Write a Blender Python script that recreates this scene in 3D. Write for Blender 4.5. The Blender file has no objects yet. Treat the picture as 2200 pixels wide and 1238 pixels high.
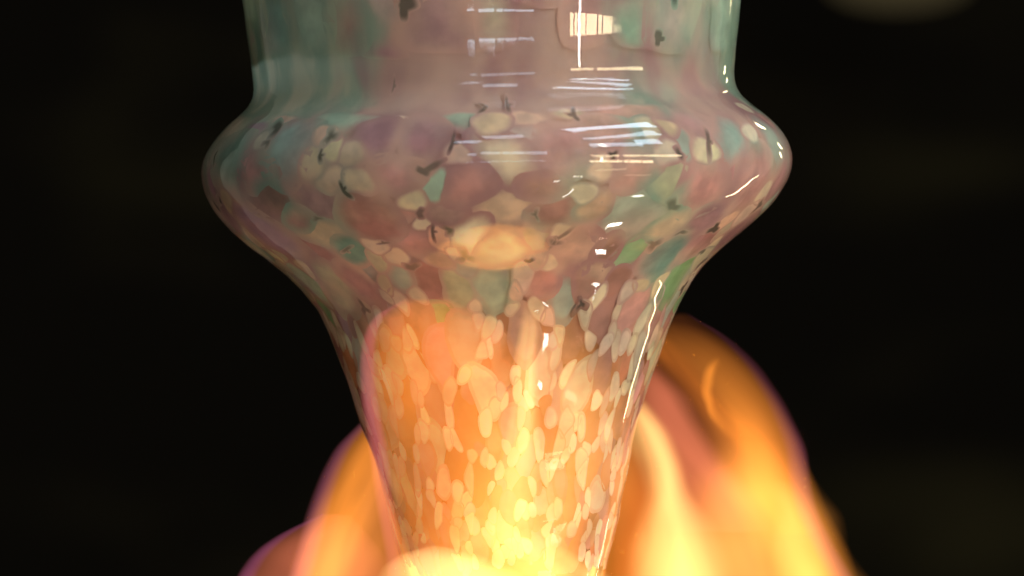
import bpy, bmesh, math, random
import numpy as np
from mathutils import Vector, Matrix, noise as mnoise

rng = np.random.default_rng(11)
random.seed(11)
sc = bpy.context.scene
COL = sc.collection
K = 0.2087 / 2200            # metres for one photo pixel at the depth of the vase axis
CAM_D = 0.90                 # camera to vase axis

def W(px, py, d=0.0):        # a place in the vase's own upright plane, d metres behind the axis
    return Vector(((px - 1100) * K, d, (619 - py) * K))

# ------------------------------------------------------------------ camera
cam_data = bpy.data.cameras.new('camera')
cam = bpy.data.objects.new('camera', cam_data)
COL.objects.link(cam)
cam.location = (0, -CAM_D, 0)
cam.rotation_euler = (math.radians(90), 0, 0)
cam_data.sensor_width = 36
cam_data.lens = 36 * CAM_D / 0.2087
cam_data.clip_start = 0.01
cam_data.clip_end = 50
cam_data.dof.use_dof = True
cam_data.dof.focus_distance = CAM_D - 0.022
cam_data.dof.aperture_fstop = 15
sc.camera = cam

# ------------------------------------------------------------------ world, exposure
world = bpy.data.worlds.new('World')
sc.world = world
world.use_nodes = True
bg = world.node_tree.nodes['Background']
bg.inputs['Color'].default_value = (0.98, 0.95, 0.77, 1)
bg.inputs['Strength'].default_value = 0.185
sc.view_settings.view_transform = 'Standard'
sc.view_settings.look = 'None'
sc.view_settings.exposure = 0
sc.view_settings.gamma = 1
sc.render.engine = 'CYCLES'
cy = sc.cycles
cy.max_bounces = 18
cy.diffuse_bounces = 6
cy.glossy_bounces = 5
cy.transmission_bounces = 14
cy.transparent_max_bounces = 24
cy.volume_bounces = 0
cy.sample_clamp_indirect = 6
cy.sample_clamp_direct = 50
cy.caustics_reflective = True
cy.caustics_refractive = True
cy.use_denoising = True
try:
    cy.denoiser = 'OPENIMAGEDENOISE'
    cy.denoising_input_passes = 'RGB_ALBEDO_NORMAL'
except Exception:
    pass

# ------------------------------------------------------------------ workshop lamps and windows (outside the frame)
VC = W(1067, 360)            # centre of the vase's bulge
def lamp(az, el, w_deg, h_deg, radiance, col, dist=2.0, roll=0.0):
    """rectangular lamp seen from the vase at azimuth az (to the right of the camera direction) and elevation el"""
    a, e = math.radians(az), math.radians(el)
    d = Vector((math.sin(a) * math.cos(e), -math.cos(a) * math.cos(e), math.sin(e)))
    w = 2 * dist * math.tan(math.radians(w_deg / 2)); h = 2 * dist * math.tan(math.radians(h_deg / 2))
    L = bpy.data.lights.new('workshop_lamp', 'AREA')
    L.shape = 'RECTANGLE'; L.size = w; L.size_y = h
    L.energy = 3.0 * radiance * math.pi * w * h
    L.color = col
    o = bpy.data.objects.new('workshop_lamp', L)
    COL.objects.link(o)
    o.location = VC + d * dist
    o.rotation_euler = (-d).to_track_quat('-Z', 'Y').to_euler()
    if roll:
        o.rotation_euler = ((-d).to_track_quat('-Z', 'Y').to_matrix() @ Matrix.Rotation(math.radians(roll), 3, 'Z')).to_euler()
    return o
WARM = (1.0, 0.80, 0.50); COOL = (0.62, 0.80, 1.0); WHITE = (1.0, 0.96, 0.90)
# right window, panes between mullions
for a0, a1 in ((36, 37.6), (38.2, 39.4), (40, 43.5), (44, 49), (49.8, 51.5), (52.2, 57), (57.6, 62)):
    lamp((a0 + a1) / 2, -10.0, a1 - a0, 3.0, 13, WARM, roll=2)
for a0, a1 in ((36, 41), (41.6, 47), (49, 56), (56.8, 64), (64.8, 74)):
    lamp((a0 + a1) / 2, 6.0 - 0.05 * (a0 - 36), a1 - a0, 6, 10, WARM, roll=4)
lamp(50, 31, 20, 8, 6, COOL, roll=-6)
lamp(66, 34, 10, 7, 8, COOL, roll=-6)
lamp(62, 48, 30, 6, 6, COOL, roll=8)
lamp(75, 62, 30, 6, 8, COOL, roll=-14)
lamp(48, -27, 12, 1.6, 3.5, WARM, roll=10)
lamp(63, -33, 10, 1.6, 3.5, WARM, roll=12)
# left window
for a0, a1, e_ in ((-11, -8, 0), (-6, 1, 1.0), (2, 5, .8), (5.6, 10.5, .5), (11, 19, .3)):
    lamp((a0 + a1) / 2, -8.2 - e_ * .3, a1 - a0, 1.0 + e_ * .5, 6, COOL, roll=3)
    lamp((a0 + a1) / 2, 15 + e_ * 2, a1 - a0, 4, 4, COOL, roll=-5)
lamp(2, 57, 12, 7, 4, COOL, roll=10)
lamp(-14, 44, 8, 6, 5, COOL, roll=-20)
# bright lamps
lamp(40.3, -5, 1.1, 12, 90, WHITE)
lamp(44, 31, 2, 8, 70, WHITE, roll=10)
lamp(37, -38, 3, 1.3, 45, WHITE, roll=25)
lamp(31, -48, 2, 1.0, 45, WHITE, roll=25)
lamp(86, -52, 3.0, 3.0, 130, WHITE)
lamp(129, -60, 2.6, 2.6, 130, WHITE)
lamp(129, -24, 0.7, 16, 16, WARM)
lamp(45, -58, 0.5, 8, 40, WHITE, roll=8)
for az_, el_ in ((143, 4), (147, 10), (151, 22)):
    lamp(az_, el_, 1.4, 4, 7, WARM, roll=20)

# ------------------------------------------------------------------ node helpers
class NT:
    def __init__(self, name):
        self.mat = bpy.data.materials.new(name)
        self.mat.use_nodes = True
        self.t = self.mat.node_tree
        self.t.nodes.clear()
        self.out = self.t.nodes.new('ShaderNodeOutputMaterial')
    def n(self, typ, **kw):
        nd = self.t.nodes.new(typ)
        for k, v in kw.items():
            setattr(nd, k, v)
        return nd
    def link(self, a, b):
        self.t.links.new(a, b)
    def put(self, sock, v):
        if isinstance(v, (int, float)):
            sock.default_value = v
        elif isinstance(v, (tuple, list)):
            sock.default_value = v
        else:
            self.link(v, sock)
    def m(self, op, a, b=None, c=None, clamp=False):
        nd = self.n('ShaderNodeMath', operation=op, use_clamp=clamp)
        for i, v in enumerate((a, b, c)):
            if v is not None:
                self.put(nd.inputs[i], v)
        return nd.outputs[0]
    def vm(self, op, a, b=None, scale=None):
        nd = self.n('ShaderNodeVectorMath', operation=op)
        self.put(nd.inputs[0], a)
        if b is not None: self.put(nd.inputs[1], b)
        if scale is not None: self.put(nd.inputs['Scale'], scale)
        return nd.outputs[1] if op in ('LENGTH', 'DOT_PRODUCT') else nd.outputs[0]
    def rng(self, v, a, b, c=0.0, d=1.0, smooth=True):
        nd = self.n('ShaderNodeMapRange', interpolation_type='SMOOTHSTEP' if smooth else 'LINEAR')
        self.put(nd.inputs['Value'], v)
        for k, x in (('From Min', a), ('From Max', b), ('To Min', c), ('To Max', d)):
            self.put(nd.inputs[k], x)
        return nd.outputs['Result']
    def noise(self, vec, scale, detail=2.0, rough=0.5, out=0):
        nd = self.n('ShaderNodeTexNoise')
        if vec is not None: self.link(vec, nd.inputs['Vector'])
        nd.inputs['Scale'].default_value = scale
        nd.inputs['Detail'].default_value = detail
        nd.inputs['Roughness'].default_value = rough
        return nd.outputs[out]
    def curve(self, fac, pts):          # pts (t in 0..1, value in 0..1)
        nd = self.n('ShaderNodeFloatCurve')
        c = nd.mapping.curves[0]
        while len(c.points) > 2:
            c.points.remove(c.points[1])
        c.points[0].location = pts[0]; c.points[1].location = pts[-1]
        for p in pts[1:-1]:
            c.points.new(*p)
        nd.mapping.update()
        self.put(nd.inputs['Value'], fac)
        return nd.outputs[0]

def link_mesh(name, verts, faces, mat, parent=None, smooth=True):
    me = bpy.data.meshes.new(name)
    me.from_pydata(verts, [], faces)
    if smooth:
        me.polygons.foreach_set('use_smooth', [True] * len(me.polygons))
    me.materials.append(mat)
    o = bpy.data.objects.new(name, me)
    COL.objects.link(o)
    if parent: o.parent = parent
    return o

# ------------------------------------------------------------------ backdrop: the dark workshop far behind
b = NT('dark_wall')
tc = b.n('ShaderNodeTexCoord').outputs['Object']
mot = b.noise(tc, 2.2, 2)
st = b.n('ShaderNodeTexNoise'); mp = b.n('ShaderNodeMapping')
mp.inputs['Rotation'].default_value = (0, math.radians(-35), 0); mp.inputs['Scale'].default_value = (1.0, 1, 4)
b.link(tc, mp.inputs['Vector']); b.link(mp.outputs[0], st.inputs['Vector']); st.inputs['Scale'].default_value = 1.3
fac = b.rng(b.m('MULTIPLY', mot, st.outputs[0]), 0.24, 0.55)
mx = b.n('ShaderNodeMix', data_type='RGBA')
b.link(fac, mx.inputs[0]); mx.inputs[6].default_value = (0.0065, 0.0055, 0.0042, 1); mx.inputs[7].default_value = (0.024, 0.020, 0.0095, 1)  # lighter mottle puts the faint glow behind into the wall's colour
pr = b.n('ShaderNodeBsdfDiffuse'); b.link(mx.outputs[2], pr.inputs['Color'])
b.link(pr.outputs[0], b.out.inputs['Surface'])
nx, nz = 40, 24
bv = []; bf = []
for j in range(nz + 1):
    for i in range(nx + 1):
        x = -5.0 + 10.0 * i / nx; z = -3.0 + 6.0 * j / nz
        bv.append((x, 5.0 + 0.05 * mnoise.noise(Vector((x * 2, z * 2, 3))), z))
for j in range(nz):
    for i in range(nx):
        a = j * (nx + 1) + i
        bf.append((a, a + 1, a + nx + 2, a + nx + 1))
back = link_mesh('background_wall', bv, bf, b.mat)
back['kind'] = 'structure'

# ------------------------------------------------------------------ the vase's profile (photo pixels: s along the axis, radius)
PROF = np.array([(-560, 566), (-500, 556), (-420, 544), (-350, 534), (-300, 529), (-250, 522), (-200, 517), (-180, 516), (-160, 519), (-140, 530),
 (-120, 552), (-100, 577), (-80, 597), (-60, 613), (-40, 625), (-20, 632), (0, 634.5), (20, 632), (40, 626), (60, 616), (80, 604),
 (100, 588), (130, 558), (160, 522), (190, 484), (220, 450), (250, 423), (300, 388), (350, 365), (400, 347), (450, 329), (500, 312),
 (550, 296), (600, 281), (650, 269), (700, 259), (750, 249), (800, 235), (850, 221), (920, 205), (980, 196)], float)
ss = np.arange(-560, 981, 2.0)
rr = np.interp(ss, PROF[:, 0], PROF[:, 1])
kern = np.hanning(13); kern /= kern.sum()
rr = np.convolve(np.pad(rr, 6, mode='edge'), kern, 'valid')
drr = np.gradient(rr, ss)
uu = np.concatenate([[0], np.cumsum(np.hypot(np.diff(ss), np.diff(rr)))])      # arc length
OFF = np.array([(-560, 0), (-200, -2), (-60, 2), (20, -1), (80, -6), (160, -13), (220, -9), (300, -1), (450, -3), (550, -5), (620, 0), (980, 0)], float)
TILT = math.radians(1.25)
AX = Vector((math.sin(TILT), 0, -math.cos(TILT)))       # down the axis
PX = Vector((math.cos(TILT), 0, math.sin(TILT)))
def R_at(s): return np.interp(s, ss, rr)
def wob(s, th):
    """hand-blown unevenness of the wall, in photo pixels"""
    p = Vector((math.cos(th) * 1.6, math.sin(th) * 1.6, s / 210.0))
    low = max(0.0, min(1.0, (s - 180) / 420))
    w = 1.6 * mnoise.noise(p) + low * (2.2 * mnoise.noise(Vector((math.cos(th) * 2.6, math.sin(th) * 2.6, s / 85.0 + 7))))
    return w
def surf(s, th, depth=0.0):
    """point of the wall; th = 0 faces the camera, positive to the right; depth in metres below the outer face"""
    r = float(np.interp(s, ss, rr)); d = float(np.interp(s, ss, drr))
    off = float(np.interp(s, OFF[:, 0], OFF[:, 1]))
    nl = math.sqrt(1 + d * d)
    r2 = (r + wob(s, th)) * K - depth / nl
    s2 = s * K + depth * d / nl
    return VC + AX * s2 + PX * (r2 * math.sin(th) + off * K) + Vector((0, -r2 * math.cos(th), 0))

vase = bpy.data.objects.new('glass_vase', None)
COL.objects.link(vase)
vase.location = VC + AX * (980 * K)
vase['label'] = 'bulging blown glass vase with fused pink, aqua and cream chips, its foot in the flame'
vase['category'] = 'vase'
VO = Vector(vase.location)

# clear glass body, with thickness
g = NT('clear_glass')
gl = g.n('ShaderNodeBsdfGlass'); gl.inputs['IOR'].default_value = 1.36; gl.inputs['Roughness'].default_value = 0.0
gl.inputs['Color'].default_value = (0.97, 0.985, 0.96, 1)
g.link(gl.outputs[0], g.out.inputs['Surface'])
WALL = 0.0026
SEG = 240
rows = []
for s in np.arange(-560, 981, 4.0): rows.append((float(s), 0.0))
bv = []
for s, dp in rows:
    for i in range(SEG):
        bv.append(surf(s, 2 * math.pi * i / SEG, 0.0))
no = len(rows)
inner = [float(s) for s in np.arange(960, -561, -8.0)]
for s in inner:
    for i in range(SEG):
        bv.append(surf(s, 2 * math.pi * i / SEG, WALL * (1.0 + 0.25 * mnoise.noise(Vector((math.cos(6.283 * i / SEG), math.sin(6.283 * i / SEG), s / 120 + 3))))))
nr = no + len(inner)
bf = []
for j in range(nr - 1):
    if j == no - 1: continue
    for i in range(SEG):
        k = (i + 1) % SEG
        bf.append((j * SEG + i, (j + 1) * SEG + i, (j + 1) * SEG + k, j * SEG + k))
for i in range(SEG):      # rim
    k = (i + 1) % SEG
    bf.append(((nr - 1) * SEG + i, i, k, (nr - 1) * SEG + k))
# rounded foot: outer and inner end caps
def cap(row, s_end, bulge, flip):
    base = row * SEG
    prev = [base + i for i in range(SEG)]
    cen = sum((bv[p] for p in prev), Vector()) / SEG
    for q in (0.75, 0.4):
        cur = []
        for p in prev if q == 0.75 else [base + i for i in range(SEG)]:
            bv.append(cen + (bv[base + (p - base)] - cen) * q + AX * bulge * (1 - q * q)) if q == 0.75 else bv.append(cen + (bv[p] - cen) * q + AX * bulge * (1 - q * q))
            cur.append(len(bv) - 1)
        for i in range(SEG):
            k = (i + 1) % SEG
            f = (prev[i], cur[i], cur[k], prev[k])
            bf.append(f if not flip else f[::-1])
        prev = cur
    bv.append(cen + AX * bulge); c = len(bv) - 1
    for i in range(SEG):
        k = (i + 1) % SEG
        f = (prev[i], c, prev[k])
        bf.append(f if not flip else f[::-1])
cap(no - 1, 980, 0.004, False)
cap(no, 960, 0.003, True)
body = link_mesh('body', [tuple(v - VO) for v in bv], bf, g.mat, vase)
bm = bmesh.new(); bm.from_mesh(body.data); bmesh.ops.recalc_face_normals(bm, faces=bm.faces); bm.to_mesh(body.data); bm.free()

def opal_colour(N):
    """the colour of the milky layer at a place on the wall: mauve and pink with mint towards the sides of the neck, amber low down"""
    tco = N.n('ShaderNodeTexCoord').outputs['Object']
    mpg = N.n('ShaderNodeMapping'); mpg.inputs['Scale'].default_value = (1, 1, 0.42); N.link(tco, mpg.inputs['Vector'])
    wv = N.vm('ADD', mpg.outputs[0], N.vm('SCALE', N.noise(mpg.outputs[0], 60, 2, out=1), scale=0.012))
    n1 = N.noise(wv, 48, 2.5); n2 = N.noise(N.vm('ADD', wv, (3.1, 1.7, 0.4)), 62, 2.5); n3 = N.noise(N.vm('ADD', wv, (7.3, 5.1, 2.2)), 110, 3)
    hgt = N.n('ShaderNodeAttribute', attribute_name='height').outputs['Fac']      # 0 at the rim, 1 at the foot
    side = N.n('ShaderNodeAttribute', attribute_name='around').outputs['Fac']     # 0 in front and behind, 1 at the sides
    def mix(f, c1, c2):
        m_ = N.n('ShaderNodeMix', data_type='RGBA'); N.put(m_.inputs[0], f)
        for k, c_ in ((6, c1), (7, c2)):
            if isinstance(c_, tuple): m_.inputs[k].default_value = (*c_, 1)
            else: N.link(c_, m_.inputs[k])
        return m_.outputs[2]
    pinks = mix(N.rng(n2, 0.36, 0.64), (.53, .30, .29), (.79, .53, .43))
    mints = mix(N.rng(n3, 0.4, 0.62), (.37, .48, .37), (.61, .61, .46))
    mint_amt = N.m('ADD', n1, N.m('MULTIPLY', N.m('MULTIPLY', N.m('SUBTRACT', side, 0.55), 0.5), N.rng(hgt, 0.60, 0.2)))
    mint_amt = N.m('SUBTRACT', mint_amt, N.rng(hgt, 0.22, 0.34, 0.0, 0.055))
    c1_ = mix(N.rng(mint_amt, 0.45, 0.63), pinks, mints)
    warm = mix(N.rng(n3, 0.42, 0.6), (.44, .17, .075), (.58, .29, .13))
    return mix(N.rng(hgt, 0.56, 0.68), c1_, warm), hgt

# ------------------------------------------------------------------ fused glass chips
c = NT('fused_chip_glass')
at_col = c.n('ShaderNodeAttribute', attribute_name='chip_colour').outputs['Color']
at_edge = c.n('ShaderNodeAttribute', attribute_name='edge').outputs['Fac']
at_soft = c.n('ShaderNodeAttribute', attribute_name='soft').outputs['Fac']
tco = c.n('ShaderNodeTexCoord').outputs['Object']
grain = c.noise(tco, 180, 3)
vary = c.rng(grain, 0.3, 0.7, 0.82, 1.16)
cv = c.vm('SCALE', at_col, scale=vary)
wn = c.noise(tco, 420, 2)
e2 = c.m('ADD', at_edge, c.m('MULTIPLY', c.m('MULTIPLY', c.m('SUBTRACT', wn, 0.5), 0.25), c.rng(at_edge, 0.0, 0.2)))
at_op = c.n('ShaderNodeAttribute', attribute_name='opacity').outputs['Fac']
# the chip has melted into the opal layer: towards its edge its colour runs into that layer's
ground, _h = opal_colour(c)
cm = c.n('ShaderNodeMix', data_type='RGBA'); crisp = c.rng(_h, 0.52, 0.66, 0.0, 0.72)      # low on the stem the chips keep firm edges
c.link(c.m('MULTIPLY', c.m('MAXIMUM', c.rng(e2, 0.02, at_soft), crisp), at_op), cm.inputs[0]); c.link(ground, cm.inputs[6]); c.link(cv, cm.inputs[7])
df = c.n('ShaderNodeBsdfDiffuse'); c.link(cm.outputs[2], df.inputs['Color'])
tl = c.n('ShaderNodeBsdfTranslucent'); c.link(cm.outputs[2], tl.inputs['Color'])
m1 = c.n('ShaderNodeMixShader'); m1.inputs[0].default_value = 0.48
c.link(df.outputs[0], m1.inputs[1]); c.link(tl.outputs[0], m1.inputs[2])
c.link(m1.outputs[0], c.out.inputs['Surface'])
CHIP = c.mat

PAL = dict(mauve=(.56, .32, .33), pink=(.76, .42, .37), rose=(.53, .27, .23), aqua=(.43, .61, .48), dkaqua=(.30, .46, .36), sea=(.56, .67, .52),
           cream=(.94, .80, .58), peach=(.90, .66, .47), olive=(.66, .62, .43), green=(.38, .60, .30), purple=(.56, .33, .41), grey=(.70, .60, .51), amber=(.62, .26, .13), dark=(.065, .07, .048))
BIG = ['mauve'] * 6 + ['pink'] * 8 + ['rose'] * 4 + ['sea', 'aqua', 'purple'] + ['peach'] * 3
SML = ['cream'] * 8 + ['peach'] * 4 + ['sea', 'pink', 'grey']
TOP = ['mauve'] * 5 + ['sea'] * 4 + ['aqua'] * 3 + ['rose'] * 2 + ['grey'] * 3
MID = ['rose'] * 6 + ['pink'] * 3 + ['olive'] * 2 + ['sea'] * 2 + ['green'] * 3 + ['dkaqua', 'mauve', 'peach', 'cream']
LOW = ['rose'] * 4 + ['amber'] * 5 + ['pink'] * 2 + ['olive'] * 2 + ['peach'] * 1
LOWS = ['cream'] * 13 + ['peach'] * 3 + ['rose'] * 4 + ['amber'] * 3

def half_width(s):   return float(np.interp(s, [-480, -210, -120, 0, 140, 240, 340, 500, 700, 830], [76, 66, 54, 60, 48, 35, 27, 22, 19, 16]))
def aspect(s):       return float(np.interp(s, [-480, -220, -140, 100, 240, 400, 560, 830], [1.7, 1.35, 1.0, 1.0, 1.5, 2.1, 2.3, 1.9]))
S_TOP, S_END = -540.0, 835.0
def u_of(s): return np.interp(s, ss, uu)
def s_of(u): return np.interp(u, uu, ss)

ANCH = [(830, 300, 58, 1, 'mauve'), (918, 312, 64, 1.1, 'mauve'), (868, 378, 46, .8, 'pink'), (640, 318, 66, 1.0, 'aqua'), (505, 345, 80, .8, 'dkaqua'),
 (727, 392, 27, 1, 'cream'), (772, 336, 27, 1, 'peach'), (735, 320, 24, 1.2, 'cream'), (600, 435, 60, .8, 'rose'), (705, 500, 48, .8, 'peach'), (660, 470, 40, .7, 'rose'),
 (1085, 540, 46, .9, 'olive'), (1355, 545, 44, 1.7, 'green'), (1232, 540, 55, 1.0, 'pink'), (1205, 345, 66, .9, 'pink'), (1310, 310, 60, .9, 'pink'),
 (1122, 268, 36, 1.3, 'peach'), (1420, 500, 50, .9, 'peach'), (1490, 430, 70, .9, 'pink'), (1556, 320, 60, 1.0, 'aqua'), (1610, 400, 80, 1.2, 'pink'), (1650, 320, 70, 1.2, 'sea'),
 (1450, 600, 50, 1.7, 'green'), (1340, 90, 52, 2.6, 'aqua'), (1250, 60, 66, 2.2, 'mauve'), (1440, 70, 60, 2.0, 'grey'), (1545, 70, 80, 2.0, 'aqua'),
 (955, 120, 96, 1.5, 'mauve'), (760, 95, 56, 1.7, 'rose'), (680, 55, 55, 1.8, 'sea'), (595, 90, 80, 1.4, 'dkaqua'), (835, 40, 40, 2.0, 'grey'), (1065, 80, 50, 2, 'olive'), (640, 180, 60, 1, 'olive'),
 (1000, 265, 48, 1, 'sea'), (1090, 455, 60, .8, 'peach'), (1010, 410, 58, .8, 'pink'), (905, 520, 40, 1.1, 'pink'), (862, 555, 24, 1.3, 'cream'), (700, 210, 60, .6, 'rose'), (1130, 190, 60, 1, 'sea'), (1050, 190, 60, .8, 'rose'),
 (785, 605, 42, 1.5, 'rose'), (872, 590, 34, 1.2, 'sea'), (932, 605, 38, 1.2, 'rose'), (985, 625, 38, 1.2, 'olive'), (1420, 410, 46, 1, 'olive'), (1350, 380, 55, .8, 'pink'), (1270, 460, 40, 1, 'peach'),
 (950, 760, 34, 2.2, 'pink'), (900, 790, 30, 2.2, 'peach'), (1000, 720, 38, 1.8, 'olive'), (940, 850, 32, 2, 'rose'), (1040, 820, 30, 2, 'cream'), (1160, 800, 36, 1.8, 'peach')]

def seeds(anchors, scale, tries, fill):
    U = []; T = []; A = []; B = []; C = []
    for (x, y, a, asp, cn) in anchors:
        s = y - 360; xc = 1067 + math.tan(TILT) * s + float(np.interp(s, OFF[:, 0], OFF[:, 1]))
        q = max(-.985, min(.985, (x - xc) / R_at(s)))
        U.append(float(u_of(s))); T.append(math.asin(q)); A.append(a); B.append(asp); C.append(cn)
    for f, n in ((1.7, tries // 6), (1.0, tries // 3), (0.48, tries // 2)):
        for _ in range(n):
            s = S_TOP + (S_END - S_TOP) * rng.random()
            th = rng.uniform(-math.pi, math.pi)
            if rng.random() > R_at(s) / 640 and f > 1: continue
            # how much of the wall such chips take up, by height
            dens = {1.7: [.8, .8, .9, .8, .25, .15], 1.0: [.5, .6, .8, .9, .40, .30], 0.48: [.03, .06, .40, .7, 1, 1]}[f]
            if rng.random() > np.interp(s, [-400, -200, -80, 120, 350, 800], dens): continue
            if s > 300 and f > 1.5: f_ = 1.25
            else: f_ = f
            a = half_width(s) * f_ * rng.uniform(0.8, 1.2) * scale
            asp = aspect(s) * rng.uniform(0.8, 1.3)
            u = float(u_of(s))
            if U:
                dth = (np.array(T) - th + math.pi) % (2 * math.pi) - math.pi
                dx = dth * R_at(s); dy = (np.array(U) - u) / asp
                fe = fill * (0.84 if f < .6 and s > 260 else 1.0)
                if np.any(np.hypot(dx, dy) < fe * (np.array(A) + a)): continue
            U.append(u); T.append(th); A.append(a); B.append(asp)
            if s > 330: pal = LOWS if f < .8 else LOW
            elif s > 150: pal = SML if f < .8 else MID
            elif s < -170: pal = TOP
            else: pal = SML if f < .8 else BIG
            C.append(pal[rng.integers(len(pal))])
    return np.array(U), np.array(T), np.array(A), np.array(B), C

def clip(poly, nx_, ny_, d):
    out = []
    n = len(poly)
    for i in range(n):
        p, q = poly[i], poly[(i + 1) % n]
        a = p[0] * nx_ + p[1] * ny_ - d; bb = q[0] * nx_ + q[1] * ny_ - d
        if a <= 0: out.append(p)
        if (a < 0) != (bb < 0) and a != bb:
            t = a / (a - bb)
            out.append((p[0] + t * (q[0] - p[0]), p[1] + t * (q[1] - p[1])))
    return out

NB = 20
def melt(u, x):
    """where the softened glass has carried a point of a chip: u along the wall, x round it (both photo pixels)"""
    a = mnoise.noise_vector(Vector((x / 95.0, u / 95.0, 2.0))); b_ = mnoise.noise_vector(Vector((x / 38.0, u / 38.0, 9.0)))
    return u + 16 * a.y + 4 * b_.y, x + 12 * a.x + 4 * b_.x

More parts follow.
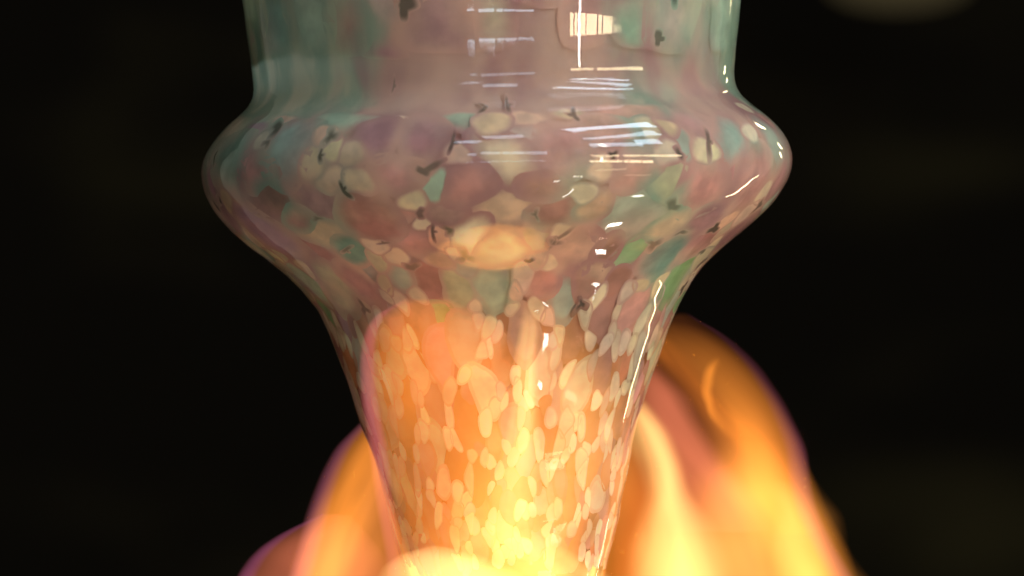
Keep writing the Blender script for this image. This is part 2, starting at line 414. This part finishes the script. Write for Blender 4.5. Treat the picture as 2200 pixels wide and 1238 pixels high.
def chip_shapes(anchors, scale, tries, fill, reach, depth0, depth1, grow):
    U, T, A, B, C = seeds(anchors, scale, tries, fill)
    shapes = []; raw = {}; gaps = []
    for i in range(len(U)):
        s = float(s_of(U[i])); r = float(R_at(s))
        dth = (T - T[i] + math.pi) % (2 * math.pi) - math.pi
        dx = dth * r; dy = (U - U[i]) / B[i]
        dd = np.hypot(dx, dy)
        poly = [(reach * A[i] * math.cos(2 * math.pi * k / 20), reach * A[i] * math.sin(2 * math.pi * k / 20)) for k in range(20)]
        for j in (np.argsort(dd)[1:26] if C[i] != 'dark' else []):
            if C[j] == 'dark': continue
            if dd[j] > 4.2 * A[i] + 140 or dd[j] < 1e-6: continue
            w = A[i] / (A[i] + A[j])
            poly = clip(poly, dx[j] / dd[j], dy[j] / dd[j], dd[j] * w)
            if len(poly) < 3: break
        if len(poly) < 3: continue
        raw[i] = poly
    # dark three-armed patches over some junctions, coloured as gaps into the unlit inside
    done = []
    for i in list(raw):
        s = float(s_of(U[i])); r = float(R_at(s)); poly = raw[i]
        for k, q in enumerate(poly):
            if rng.random() > np.interp(s, [-400, -200, -120, 0, 200, 330, 480, 830], [0, 0, .03, .08, .07, .0, .0, .0]): continue
            if math.hypot(*q) > 1.3 * A[i] * reach / 1.35: continue
            th = T[i] + q[0] / r; u = U[i] + q[1] * B[i]
            if any(abs(u - d[0]) < 34 and abs(th - d[1]) * r < 34 for d in done): continue
            done.append((u, th))
            e1 = np.array(poly[k - 1]) - q; e2 = np.array(poly[(k + 1) % len(poly)]) - q
            e1[1] *= B[i]; e2[1] *= B[i]
            n1, n2 = np.hypot(*e1) + 1e-6, np.hypot(*e2) + 1e-6
            e3 = -(e1 / n1 + e2 / n2); n3 = np.hypot(*e3) + 1e-6
            arms = [(math.atan2(e[1], e[0]), min(40, max(9, 0.6 * n)) * rng.uniform(.4, 1.0)) for e, n in ((e1, n1), (e2, n2), (e3, 40))]
            arms[rng.integers(3)] = (arms[0][0], 8.0) if rng.random() < .6 else arms[0]
            gaps.append((u, th, arms, rng.uniform(8, 19) * float(np.interp(s, [-300, 0, 300, 800], [1.5, 1.15, .9, .6]))))
    for (x, y, wd, arms) in ((880, 45, 22, ((1.4, 44), (-1.7, 36), (.3, 18))), (1440, 15, 20, ((1.5, 22), (-1.5, 20), (3, 8))), (1405, 105, 14, ((1.5, 14), (-1.5, 14), (0, 6))),
                              (760, 415, 9, ((2.0, 26), (-.9, 40), (.6, 12))), (712, 335, 10, ((1.5, 34), (-1.3, 22), (.2, 8))), (920, 378, 10, ((-.5, 12), (.35, 60), (2.6, 22))), (975, 330, 8, ((1.5, 42), (-1.9, 30), (0, 5))),
                              (1205, 520, 8, ((1.0, 70), (-1.9, 50), (2.6, 10))), (1160, 478, 9, ((1.4, 30), (-1.2, 22), (2.8, 14))), (1500, 330, 10, ((1.5, 46), (-1.5, 52), (0, 6))), (1085, 245, 8, ((1.6, 48), (-1.4, 34), (0, 4))),
                              (1225, 268, 10, ((1.5, 42), (-1.3, 30), (2.9, 10))), (855, 195, 7, ((1.4, 30), (-1.6, 24), (0, 5))), (855, 525, 7, ((0, 26), (3.1, 24), (1.5, 8))), (770, 535, 7, ((.4, 30), (3.6, 24), (-1.4, 10))), (950, 500, 6, ((1.5, 48), (-1.5, 44), (.2, 8)))):
        s = y - 360; gaps.append((float(u_of(s)), math.asin((x - 1067 - math.tan(TILT) * s) / R_at(s)), [(-a_, l_) for a_, l_ in arms], wd))
    for i, poly in raw.items():
        s = float(s_of(U[i])); r = float(R_at(s))
        for _ in range(3):
            poly = [p for a, q in zip(poly, poly[1:] + poly[:1]) for p in ((.75 * a[0] + .25 * q[0], .75 * a[1] + .25 * q[1]), (.25 * a[0] + .75 * q[0], .25 * a[1] + .75 * q[1]))]
        P = np.array(poly); cen = P.mean(0)
        gsc = 1 + rng.uniform(*grow)
        P = cen + (P - cen) * gsc
        # resample evenly
        Q = np.vstack([P, P[:1]]); L = np.concatenate([[0], np.cumsum(np.hypot(*np.diff(Q, axis=0).T))])
        tt = np.linspace(0, L[-1], NB + 1)[:-1]
        P = np.stack([np.interp(tt, L, Q[:, 0]), np.interp(tt, L, Q[:, 1])], 1)
        # melted: only the slow turns of the outline are left
        cen = P.mean(0)
        z_ = np.fft.fft((P[:, 0] - cen[0]) + 1j * (P[:, 1] - cen[1]))
        fr = np.abs(np.fft.fftfreq(len(P), 1 / len(P))); z_[fr > 2] *= 0.35; z_[fr > 4] = 0
        z_ = np.fft.ifft(z_); P = cen + np.stack([z_.real, z_.imag], 1)
        ph = rng.uniform(0, 6.28, 3); an = np.arctan2(P[:, 1] - cen[1], P[:, 0] - cen[0])
        jit = 1 + 0.06 * np.sin(2 * an + ph[0]) + 0.05 * np.sin(3 * an + ph[1]) + 0.025 * np.sin(5 * an + ph[2])
        P = cen + (P - cen) * jit[:, None]
        if C[i] == 'dark':      # a thin bent sliver, turned any way
            P = np.stack([A[i] * np.cos(an) * 0.72, A[i] * np.sin(an) * 1.2], 1) * (1 + 0.18 * np.sin(3 * an + ph[1]))[:, None]
            P[:, 0] += rng.uniform(-.5, .5) * P[:, 1] ** 2 / A[i]
            ro = rng.uniform(-1.2, 1.2) if i < len(U) - 21 else rng.uniform(-.25, .25)
            P = P @ np.array([[math.cos(ro), math.sin(ro)], [-math.sin(ro), math.cos(ro)]]); cen = P.mean(0)
        dep = rng.uniform(depth0, depth1) if C[i] != 'dark' else 0.00012
        if C[i] in ('cream', 'peach') and A[i] < 30: dep = rng.uniform(0.00014, 0.00022)
        if s < -90: dep = 0.00055 + 0.25 * dep
        verts = []; edge = []; hs = []; ar = []
        shear = rng.uniform(-0.25, 0.25)
        def place(q):
            u, x_ = melt(U[i] + q[1] * B[i], T[i] * r + q[0] + shear * (q[1] - cen[1]))
            s_ = min(max(float(s_of(u)), S_TOP - 10), S_END + 30)
            # no chip bridges the hollow under the neck: it thins out towards it
            if s < -176:
                lim = -262 - 24 * hollow
                if s_ > lim: s_ = lim + 66 * (1 - math.exp(-(s_ - lim) / 66))
            elif s < 20:
                lim = -78 + 24 * hollow
                if s_ < lim: s_ = lim - 60 * (1 - math.exp((s_ - lim) / 60))
            hs.append((s_ - (S_TOP - 10)) / (S_END + 26 - (S_TOP - 10))); ar.append(abs(math.sin(x_ / max(r, 60))))
            return surf(s_, x_ / max(r, 60), dep + 0.00004 * edge_now + (0.00045 * math.exp(-((s_ + 165) / 60) ** 2) if dep < 0.00055 else 0.0))
        edge_now = 1.0; hollow = rng.random()
        if -200 < s < -132 and C[i] != 'dark': continue
        verts.append(place(cen)); edge.append(1.0)
        for q in (0.45, 0.75, 1.0):
            edge_now = 1 - q
            for p in P:
                verts.append(place(cen + (p - cen) * q)); edge.append(1 - q)
        faces = [(0, 1 + k, 1 + (k + 1) % NB) for k in range(NB)]
        for ring in range(2):
            a = 1 + ring * NB
            for k in range(NB):
                k2 = (k + 1) % NB
                faces.append((a + k, a + NB + k, a + NB + k2, a + k2))
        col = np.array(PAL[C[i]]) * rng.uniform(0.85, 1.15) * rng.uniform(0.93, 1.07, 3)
        if C[i] == 'dark': soft = rng.uniform(0.5, 0.8)
        elif A[i] < half_width(s) * 0.7: soft = float(np.interp(s, [-200, 0, 830], [0.6, 0.4, 0.16])) * rng.uniform(.7, 1.3)
        else: soft = float(np.interp(s, [-300, -100, 150, 350, 830], [0.95, 0.85, 0.66, 0.35, 0.25])) * rng.uniform(0.7, 1.3)
        col2 = np.array(PAL[(BIG + SML)[rng.integers(len(BIG + SML))]])
        area = 0.5 * abs(np.sum(P[:, 0] * np.roll(P[:, 1], -1) - P[:, 1] * np.roll(P[:, 0], -1))) * B[i]
        inview = -400 < s < 850
        seen = area * max(0.0, math.cos(T[i])) if inview else 0.0
        shapes.append(dict(v=verts, f=faces, e=edge, h=hs, a=ar, col=np.clip(col, 0, .96), col2=col2, ph=rng.uniform(0, 50), soft=soft, seen=seen, op=(0.85 if C[i] == 'dark' else float(np.interp(s, [-300, -150, 150, 420, 830], [0.75, 0.9, 0.95, 0.92, 0.9]))), dark=C[i] == 'dark'))
    for (u, th, arms, wd) in gaps:
        s = float(s_of(u)); r = float(R_at(s))
        NG = 48
        an = np.linspace(0, 2 * math.pi, NG, endpoint=False) + arms[0][0]
        rad = np.full(NG, wd * 0.6)
        for (aa_, ll) in arms:
            dl = (an - aa_ + math.pi) % (2 * math.pi) - math.pi
            ll = max(ll, 1.7 * wd)
            wa = wd * 0.66 * rng.uniform(.7, 1.2)
            rad = np.maximum(rad, np.where(np.abs(dl) < 1.4, np.minimum(ll * 0.95, wa / np.maximum(np.abs(np.sin(dl)), 1e-3)), 0))
        rad = (np.roll(rad, 1) + 2 * rad + np.roll(rad, -1)) / 4
        P = np.stack([rad * np.cos(an), rad * np.sin(an)], 1)
        verts = []; edge = []; hs = []; ar = []
        for q, e_ in ((0, 1.0), (0.45, .55), (0.75, .25), (1.0, 0.0)):
            for p in (P if q else P[:1]):
                u2, x2 = melt(u + p[1] * q, th * r + p[0] * q)
                s_ = float(s_of(u2))
                hs.append((s_ - (S_TOP - 10)) / (S_END + 26 - (S_TOP - 10))); ar.append(abs(math.sin(x2 / r)))
                verts.append(surf(s_, x2 / r, 0.00012 if s > -90 else 0.0005)); edge.append(e_)
        faces = [(0, 1 + k, 1 + (k + 1) % NG) for k in range(NG)]
        for ring in range(2):
            a = 1 + ring * NG
            for k in range(NG):
                k2 = (k + 1) % NG
                faces.append((a + k, a + NG + k, a + NG + k2, a + k2))
        shapes.append(dict(v=verts, f=faces, e=edge, h=hs, a=ar, col=np.array(PAL['dark']) * rng.uniform(.7, 1.5), col2=np.array(PAL['dark']), ph=0.0, soft=rng.uniform(.4, .95),
                           seen=(2.5 * wd * sum(l_ for _, l_ in arms) * max(0, math.cos(th)) if -400 < s < 850 else 0), op=rng.uniform(.55, .85), dark=True))
    return shapes

def chip_mesh(name, shp_list):
    v = []; f = []; e = []; cl = []; so = []; op = []; hh = []; aa = []
    for shp in shp_list:
        b0 = len(v)
        v += [tuple(p - VO) for p in shp['v']]
        f += [tuple(b0 + k for k in fc) for fc in shp['f']]
        e += shp['e']; hh += shp['h']; aa += shp['a']
        for p in shp['v']:
            k = 0.0 if shp['dark'] else max(0.0, min(0.45, 0.05 + 0.8 * mnoise.noise(Vector((p.x * 95, p.z * 95, p.y * 95 + shp['ph'])))))
            cl.append((*(shp['col'] * (1 - k) + shp['col2'] * k), 1.0))
        so += [shp['soft']] * len(shp['v'])
        op += [shp['op']] * len(shp['v'])
    o = link_mesh(name, v, f, CHIP, vase)
    me = o.data
    a = me.attributes.new('edge', 'FLOAT', 'POINT'); a.data.foreach_set('value', e)
    a = me.attributes.new('soft', 'FLOAT', 'POINT'); a.data.foreach_set('value', so)
    a = me.attributes.new('height', 'FLOAT', 'POINT'); a.data.foreach_set('value', hh)
    a = me.attributes.new('around', 'FLOAT', 'POINT'); a.data.foreach_set('value', aa)
    a = me.attributes.new('opacity', 'FLOAT', 'POINT'); a.data.foreach_set('value', op)
    a = me.attributes.new('chip_colour', 'FLOAT_COLOR', 'POINT'); a.data.foreach_set('color', np.array(cl).ravel())
    return o

# the continuous opal layer the chips are fused into
op_ = NT('opal_glass')
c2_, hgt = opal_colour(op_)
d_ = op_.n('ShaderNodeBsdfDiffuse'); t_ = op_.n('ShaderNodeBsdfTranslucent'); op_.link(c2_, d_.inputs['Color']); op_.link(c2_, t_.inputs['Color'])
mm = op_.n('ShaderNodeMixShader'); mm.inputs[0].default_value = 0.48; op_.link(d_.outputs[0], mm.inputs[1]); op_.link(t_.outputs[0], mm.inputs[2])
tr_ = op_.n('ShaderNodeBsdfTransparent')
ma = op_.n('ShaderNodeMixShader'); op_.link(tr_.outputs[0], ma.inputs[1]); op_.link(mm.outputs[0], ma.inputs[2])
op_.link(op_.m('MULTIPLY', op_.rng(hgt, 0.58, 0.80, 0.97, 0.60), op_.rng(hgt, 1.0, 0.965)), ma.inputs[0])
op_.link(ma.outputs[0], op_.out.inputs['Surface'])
OS = 160
ov = []; of = []; oh = []; oa = []
srows = np.arange(S_TOP - 10, S_END + 31, 8.0)
for s in srows:
    for i in range(OS):
        th = 2 * math.pi * i / OS
        ov.append(tuple(surf(float(s), th, 0.0012) - VO)); oh.append((s - srows[0]) / (srows[-1] - srows[0])); oa.append(abs(math.sin(th)))
for j in range(len(srows) - 1):
    for i in range(OS):
        k = (i + 1) % OS
        of.append((j * OS + i, (j + 1) * OS + i, (j + 1) * OS + k, j * OS + k))
opal = link_mesh('opal_layer', ov, of, op_.mat, vase)
a = opal.data.attributes.new('height', 'FLOAT', 'POINT'); a.data.foreach_set('value', oh)
a = opal.data.attributes.new('around', 'FLOAT', 'POINT'); a.data.foreach_set('value', oa)

outer = chip_shapes(ANCH, 1.0, 30000, 0.80, 1.35, 0.00025, 0.0006, (0.10, 0.40))
outer.sort(key=lambda d: -d['seen'])
for shp in outer[:300]:
    chip_mesh('glass_chip_or_gap', [shp])  # the painted dark gap patches come in among the chips
rest = outer[300:]
o = chip_mesh('small_glass_chips_and_gaps', rest); o['kind'] = 'stuff'
print('chips', len(outer))

# ------------------------------------------------------------------ the torch flame: glowing gas, one closed volume for each tongue
flame = bpy.data.objects.new('torch_flame', None)
COL.objects.link(flame)
flame.location = W(1150, 1330)
flame['label'] = 'orange torch flame with violet edges licking up around the narrow foot of the vase'
flame['category'] = 'flame'
FO = Vector(flame.location)

def gas(colour, glow):
    n = NT('flame_gas')
    em = n.n('ShaderNodeEmission'); em.inputs['Color'].default_value = (*colour, 1); em.inputs['Strength'].default_value = glow
    n.link(em.outputs[0], n.out.inputs['Volume'])
    n.mat.cycles.homogeneous_volume = True
    return n.mat

def tongue(pts, core, core_s, rim, rim_s, fade, qc=1.0, warp=10, streak=0.5, polar=None, seed=0.0, side=0, soft=1.5, rim_w=0.22):
    """a lens-shaped body of glowing gas along a spine, thick in its middle and thinning out to its edges.
    pts: rows (Y, X, rx, D, rd) in photo pixels, D behind the axis; with polar=(cx, cy): rows (degrees, rho, rr, D, rd).
    fade: (t, value) pairs along the tongue; the rim is a second thin body of gas along the outside (side -1, +1, or 0 for both)"""
    p = np.array(pts, float)
    t = (p[:, 0] - p[0, 0]) / (p[-1, 0] - p[0, 0])
    NR, NS = 60, 36
    tmax = 2 * p[:, 4].mean() * K
    ft = [x for x, _ in fade]; fv = [y for _, y in fade]
    def solid(name, thick, mat, parent, lo=-1.0, hi=1.0, dshift=0.0):
        front = []; back = []
        for j in range(NR + 1):
            a = j / NR
            # smoothed interpolation of the spine
            x_, r_, d_, e_ = (sum(float(np.interp(min(1, max(0, a + o_)), t, p[:, k])) for o_ in (-.03, -.015, 0, .015, .03)) / 5 for k in (1, 2, 3, 4))
            par = p[0, 0] + a * (p[-1, 0] - p[0, 0])
            fd = sum(float(np.interp(min(1, max(0, a + o_)), ft, fv)) for o_ in (-.04, -.02, 0, .02, .04)) / 5
            for i in range(NS + 1):
                w = lo + (hi - lo) * i / NS
                nz = mnoise.noise(Vector((w * 0.7 + seed * 3.1, a * 3.0, seed * 1.7)))
                nz2 = mnoise.noise(Vector((seed * 5.3, a * 2.2 + seed, w * 0.8)))
                la = x_ + r_ * w + warp * nz * 1.6
                pa = par + (0 if polar else warp * nz2 * 1.6)
                if polar:
                    th = math.radians(pa); xx = polar[0] + la * math.cos(th); yy = polar[1] - la * math.sin(th)
                else:
                    xx, yy = la, pa
                st = 1 + streak * (1.3 * mnoise.noise(Vector((w * 1.2 + 0.8 * nz, a * 1.6, seed * 9.1 + 4))) + 0.4 * mnoise.noise(Vector((w * 2.8 + 1.2 * nz, a * 2.4, seed * 4.7))) + 0.22 * mnoise.noise(Vector((w * 6.5 + 3 * nz, a * 3.2, seed * 2.9))))
                T = tmax * max(thick(w), 0.0) * max(0.08, st) * fd * (e_ / p[:, 4].mean())
                edge = i in (0, NS) or j in (0, NR)
                T = 0.0 if edge else max(T, 0.00006)
                dd = d_ * K + dshift + 0.004 * mnoise.noise(Vector((w * 1.1, a * 2.0, seed + 30)))
                front.append(tuple(W(xx, yy, dd - T / 2) - FO)); back.append(tuple(W(xx, yy, dd + T / 2) - FO))
        nw = NS + 1
        n_ = len(front)
        idx = list(range(n_)); v = list(front); bi = [0] * n_
        for k in range(n_):
            j, i = divmod(k, nw)
            if i in (0, NS) or j in (0, NR): bi[k] = k
            else:
                bi[k] = len(v); v.append(back[k])
        f = []
        for j in range(NR):
            for i in range(NS):
                q = (j * nw + i, j * nw + i + 1, (j + 1) * nw + i + 1, (j + 1) * nw + i)
                # the diagonal of a corner quad runs through its inner vertex, so that front and back never share a triangle
                tris = ((0, 1, 3), (1, 2, 3)) if (j == 0 and i == NS - 1) or (j == NR - 1 and i == 0) else ((0, 1, 2), (0, 2, 3))
                for tr in tris:
                    f.append(tuple(q[k] for k in tr))
                    f.append(tuple(bi[q[k]] for k in tr[::-1]))
        o = link_mesh(name, v, f, mat, parent)
        bm = bmesh.new(); bm.from_mesh(o.data)
        bmesh.ops.recalc_face_normals(bm, faces=bm.faces)
        bm.to_mesh(o.data); bm.free()
        return o
    body_ = solid('flame_tongue', lambda w: max(0, 1 - w * w) ** soft, gas(core, core_s / tmax), flame)
    if rim_s > 0:
        def rt(w):
            c0 = 1 - rim_w
            q = (abs(w) - c0) / rim_w if (side == 0 or w * side > 0) else 1
            return max(0, 1 - q * q) ** 1.5 if abs(q) < 1 else 0
        if side == 0:
            solid('flame_edge', lambda w: rt(w) + 0.10 * max(0, 1 - w * w), gas(rim, rim_s / tmax), body_, -1.02, 1.02, 0.0)
        else:
            lo_, hi_ = ((1 - 2 * rim_w), 1.03) if side > 0 else (-1.03, -(1 - 2 * rim_w))
            solid('flame_edge', rt, gas(rim, rim_s / tmax), body_, lo_, hi_, 0.0)
    return body_

ORANGE = (1.0, 0.31, 0.035); DEEP = (1.0, 0.24, 0.02); YEL = (1.0, 0.52, 0.13); PINK = (1.0, 0.22, 0.24); VIO = (0.55, 0.10, 0.62); MAG = (1.0, 0.14, 0.38)
FADE_TOP = [(0, 0), (0.12, 0.5), (0.35, 0.9), (0.6, 1), (1, 1)]

# left side
tongue([(850, 885, 62, 200, 80), (900, 878, 92, 190, 100), (970, 862, 148, 180, 120), (1030, 858, 176, 170, 130), (1080, 858, 196, 160, 140), (1130, 858, 214, 150, 150), (1200, 850, 225, 150, 160), (1330, 830, 240, 150, 180)],
       (1.0, 0.29, 0.05), 0.44, VIO, 0.09, [(0, 0), (0.1, 0.6), (0.25, 1), (1, 1)], soft=0.9, warp=7, seed=1, streak=0.3, side=-1, rim_w=0.13)
tongue([(1110, 720, 30, 130, 60), (1135, 705, 70, 130, 70), (1160, 690, 105, 130, 80), (1185, 680, 135, 130, 90), (1210, 675, 155, 130, 100), (1238, 672, 168, 130, 110), (1330, 660, 190, 130, 120)],
       (1.0, 0.25, 0.12), 0.36, VIO, 0.09, [(0, 0.6), (0.15, 1), (1, 1)], soft=0.8, warp=3, seed=21, streak=0.25, side=-1, rim_w=0.14)
tongue([(870, 858, 40, 170, 40), (930, 815, 62, 170, 55), (1000, 775, 76, 170, 60), (1080, 738, 80, 170, 60), (1160, 708, 80, 170, 60), (1238, 684, 84, 170, 60), (1330, 660, 90, 170, 60)],
       ORANGE, 0.68, MAG, 0, FADE_TOP, warp=12, seed=2, streak=0.5, soft=2.0)
tongue([(950, 840, 40, 190, 40), (1040, 815, 60, 190, 50), (1120, 780, 75, 190, 50), (1238, 735, 90, 190, 50), (1330, 700, 90, 190, 50)],
       (1.0, 0.32, 0.06), 0.26, MAG, 0, FADE_TOP, warp=14, seed=3, streak=0.6, soft=2.0)
# right: the whole thin plume, then the brighter sheets folded in it
tongue([(676, 1440, 30, 220, 60), (695, 1448, 72, 220, 80), (730, 1462, 118, 220, 90), (790, 1485, 165, 220, 100), (870, 1510, 194, 220, 110), (970, 1526, 222, 220, 120), (1050, 1530, 228, 220, 130), (1110, 1540, 236, 220, 140), (1180, 1565, 248, 220, 150), (1238, 1585, 262, 220, 150), (1330, 1600, 300, 220, 150)],
       (1.0, 0.25, 0.06), 0.42, VIO, 0.09, [(0, 0.15), (0.1, 0.25), (0.3, 0.42), (0.5, 0.8), (0.8, 1), (1, 1)], soft=0.7, warp=4, seed=20, streak=0.3, side=1, rim_w=0.12)
tongue([(-42, 470, 160, 200, 150), (-26, 370, 150, 200, 140), (-8, 275, 120, 200, 120), (8, 245, 108, 200, 110), (25, 248, 98, 200, 100), (40, 255, 90, 200, 90), (55, 270, 80, 200, 85), (70, 292, 66, 200, 80), (85, 308, 58, 200, 70), (105, 310, 50, 200, 60)],
       ORANGE, 0.72, VIO, 0, [(0, 1), (0.25, 1), (0.45, 0.75), (0.62, 0.42), (0.8, 0.18), (1, 0.06)], soft=1.3, polar=(1400, 1050), warp=12, seed=4, streak=0.55)
tongue([(715, 1400, 40, 230, 34), (760, 1440, 50, 230, 40), (820, 1490, 52, 230, 40), (880, 1545, 56, 230, 40), (940, 1605, 60, 230, 44), (1000, 1660, 60, 230, 50), (1080, 1690, 80, 230, 60), (1160, 1710, 90, 230, 70)],
       DEEP, 0.26, PINK, 0, [(0, 0.5), (0.3, 0.9), (0.7, 1), (1, 0.3)], warp=14, seed=5, streak=0.7, soft=2.2)
# a thin curl of gas near the top of the arch
tongue([(120, 62, 14, 215, 10), (150, 60, 16, 215, 12), (180, 58, 16, 215, 12), (215, 66, 15, 215, 12), (250, 90, 18, 215, 12), (275, 120, 20, 215, 10)],
       ORANGE, 0.34, PINK, 0, [(0, 0), (0.2, 1), (0.7, 1), (1, 0)], warp=3, seed=22, streak=0.3, soft=1.6, polar=(1590, 830))
tongue([(780, 1370, 40, 150, 50), (850, 1415, 72, 150, 70), (920, 1450, 82, 150, 80), (1000, 1490, 92, 150, 90), (1080, 1540, 125, 150, 90), (1150, 1560, 130, 150, 90)],
       (1.0, 0.25, 0.14), 0.40, MAG, 0, [(0, 0.6), (0.2, 1), (0.7, 1), (1, 0.2)], warp=12, seed=6, streak=0.3, soft=1.6)
tongue([(835, 1350, 36, 120, 50), (880, 1370, 56, 120, 60), (930, 1398, 62, 120, 70), (1000, 1424, 60, 120, 70), (1060, 1438, 64, 120, 70), (1130, 1450, 95, 120, 80), (1238, 1460, 130, 120, 100), (1330, 1470, 150, 120, 110)],
       (1.0, 0.58, 0.18), 1.35, ORANGE, 0, [(0, 0.3), (0.12, 0.9), (0.4, 1), (0.6, 0.8), (1, 0.9)], warp=12, seed=7, streak=0.4, soft=2.2)
tongue([(930, 1310, 90, 160, 80), (1020, 1330, 110, 160, 100), (1120, 1350, 150, 160, 110), (1238, 1370, 190, 160, 120), (1330, 1380, 200, 160, 120)],
       DEEP, 0.5, ORANGE, 0, FADE_TOP, warp=14, seed=8, streak=0.3, soft=1.6)
tongue([(960, 1620, 90, 190, 80), (1040, 1630, 150, 190, 100), (1110, 1640, 185, 190, 120), (1180, 1645, 200, 190, 130), (1238, 1655, 215, 190, 140), (1330, 1670, 260, 190, 150)],
       (1.0, 0.37, 0.07), 0.75, ORANGE, 0, [(0, 0), (0.1, 0.3), (0.3, 0.85), (0.6, 1), (1, 1)], warp=18, seed=9, streak=0.55, soft=1.7)
tongue([(1040, 1690, 40, 180, 50), (1100, 1715, 60, 180, 60), (1160, 1730, 70, 180, 60), (1238, 1745, 80, 180, 70), (1330, 1765, 100, 180, 70)],
       (1.0, 0.42, 0.12), 0.45, ORANGE, 0, FADE_TOP, warp=12, seed=23, streak=0.5, soft=1.8)
# behind the vase
tongue([(480, 1140, 50, 420, 60), (620, 1130, 130, 420, 90), (780, 1120, 150, 420, 110), (900, 1110, 150, 420, 130), (1040, 1110, 150, 420, 150), (1180, 1110, 170, 420, 160), (1330, 1100, 200, 420, 170)],
       (1.0, 0.50, 0.13), 4.6, ORANGE, 0, [(0, 0), (0.15, 0.3), (0.35, 0.9), (0.6, 1), (0.72, 0.6), (0.82, 0.12), (1, 0.05)], warp=16, seed=10, streak=0.5, qc=1.0)
# in front of the vase: left lobe, broad middle, pale low lobes
tongue([(638, 925, 22, -400, 40), (650, 925, 72, -400, 60), (672, 930, 118, -400, 70), (710, 945, 155, -400, 80), (770, 965, 186, -400, 90), (860, 990, 208, -400, 100), (950, 1015, 218, -390, 100), (1060, 1030, 214, -380, 100), (1160, 1040, 205, -370, 100), (1330, 1050, 200, -360, 100)],
       (1.0, 0.28, 0.025), 0.62, MAG, 0.14, [(0, 0.6), (0.06, 1), (0.5, 1), (1, 0.9)], warp=6, seed=11, streak=0.45, soft=0.9, side=-1, rim_w=0.10)
tongue([(610, 1165, 50, -430, 50), (690, 1150, 130, -430, 70), (780, 1160, 180, -420, 90), (900, 1175, 195, -410, 100), (1020, 1165, 200, -400, 110), (1140, 1120, 225, -390, 110), (1330, 1110, 230, -380, 110)],
       (1.0, 0.40, 0.07), 0.52, ORANGE, 0, [(0, 0), (0.12, 0.4), (0.3, 0.9), (0.7, 1), (1, 0.6)], warp=16, seed=12, streak=0.7, soft=1.5)
tongue([(640, 1136, 12, -440, 16), (700, 1140, 20, -440, 20), (780, 1128, 24, -440, 20), (860, 1126, 28, -440, 20), (930, 1120, 34, -440, 20), (1040, 1100, 50, -440, 20), (1180, 1090, 60, -440, 20)],
       (1.0, 0.58, 0.20), 0.52, ORANGE, 0, [(0, 0), (0.15, 0.8), (0.6, 1), (1, 0.5)], warp=8, seed=31, streak=0.5, soft=1.6)
tongue([(1150, 960, 30, -420, 40), (1168, 960, 90, -420, 70), (1195, 970, 140, -420, 90), (1230, 985, 175, -420, 100), (1330, 995, 220, -420, 110)],
       (1.0, 0.64, 0.24), 1.15, ORANGE, 0, [(0, 0.3), (0.15, 0.9), (0.4, 1), (1, 1)], warp=5, seed=13, streak=0.2, soft=1.1)
tongue([(1120, 1110, 20, -400, 40), (1160, 1150, 70, -400, 70), (1200, 1190, 100, -400, 90), (1238, 1210, 120, -400, 100), (1330, 1210, 150, -400, 110)],
       (1.0, 0.60, 0.20), 0.6, ORANGE, 0, [(0, 0.1), (0.15, 0.7), (0.4, 1), (1, 1)], warp=6, seed=14, streak=0.4, soft=1.4)
# the root of the flame below the foot, out of the frame, where the torch feeds it
tongue([(1340, 1100, 260, -150, 250), (1450, 1100, 330, -160, 300), (1600, 1090, 330, -180, 300), (1750, 1080, 240, -190, 220)],
       (1.0, 0.42, 0.09), 11.5, ORANGE, 0, [(0, 0.5), (0.3, 1), (0.8, 1), (1, 0.6)], warp=12, seed=15, streak=0.3, soft=1.0)

# ------------------------------------------------------------------ far-off lamp, out of focus at the top right
lm = NT('dim_lamp_glass')
e = lm.n('ShaderNodeEmission'); e.inputs['Color'].default_value = (1.0, 0.78, 0.38, 1); e.inputs['Strength'].default_value = 0.05
lm.link(e.outputs[0], lm.out.inputs['Surface'])
bm = bmesh.new()
bmesh.ops.create_uvsphere(bm, u_segments=32, v_segments=16, radius=1)
for v in bm.verts:
    v.co = Vector((v.co.x * 0.085, v.co.y * 0.05, v.co.z * 0.030 * (1.0 if v.co.z < 0 else 1.8)))
me = bpy.data.meshes.new('distant_lamp'); bm.to_mesh(me); bm.free()
me.materials.append(lm.mat)
lo = bpy.data.objects.new('distant_lamp', me)
COL.objects.link(lo)
sc_f = (CAM_D + 4.5) / CAM_D
lo.location = (W(1930, -40).x * sc_f, 4.5, W(1930, -40).z * sc_f)
lo['label'] = 'dim blurred yellowish lamp far behind at the top right'
lo['category'] = 'lamp'
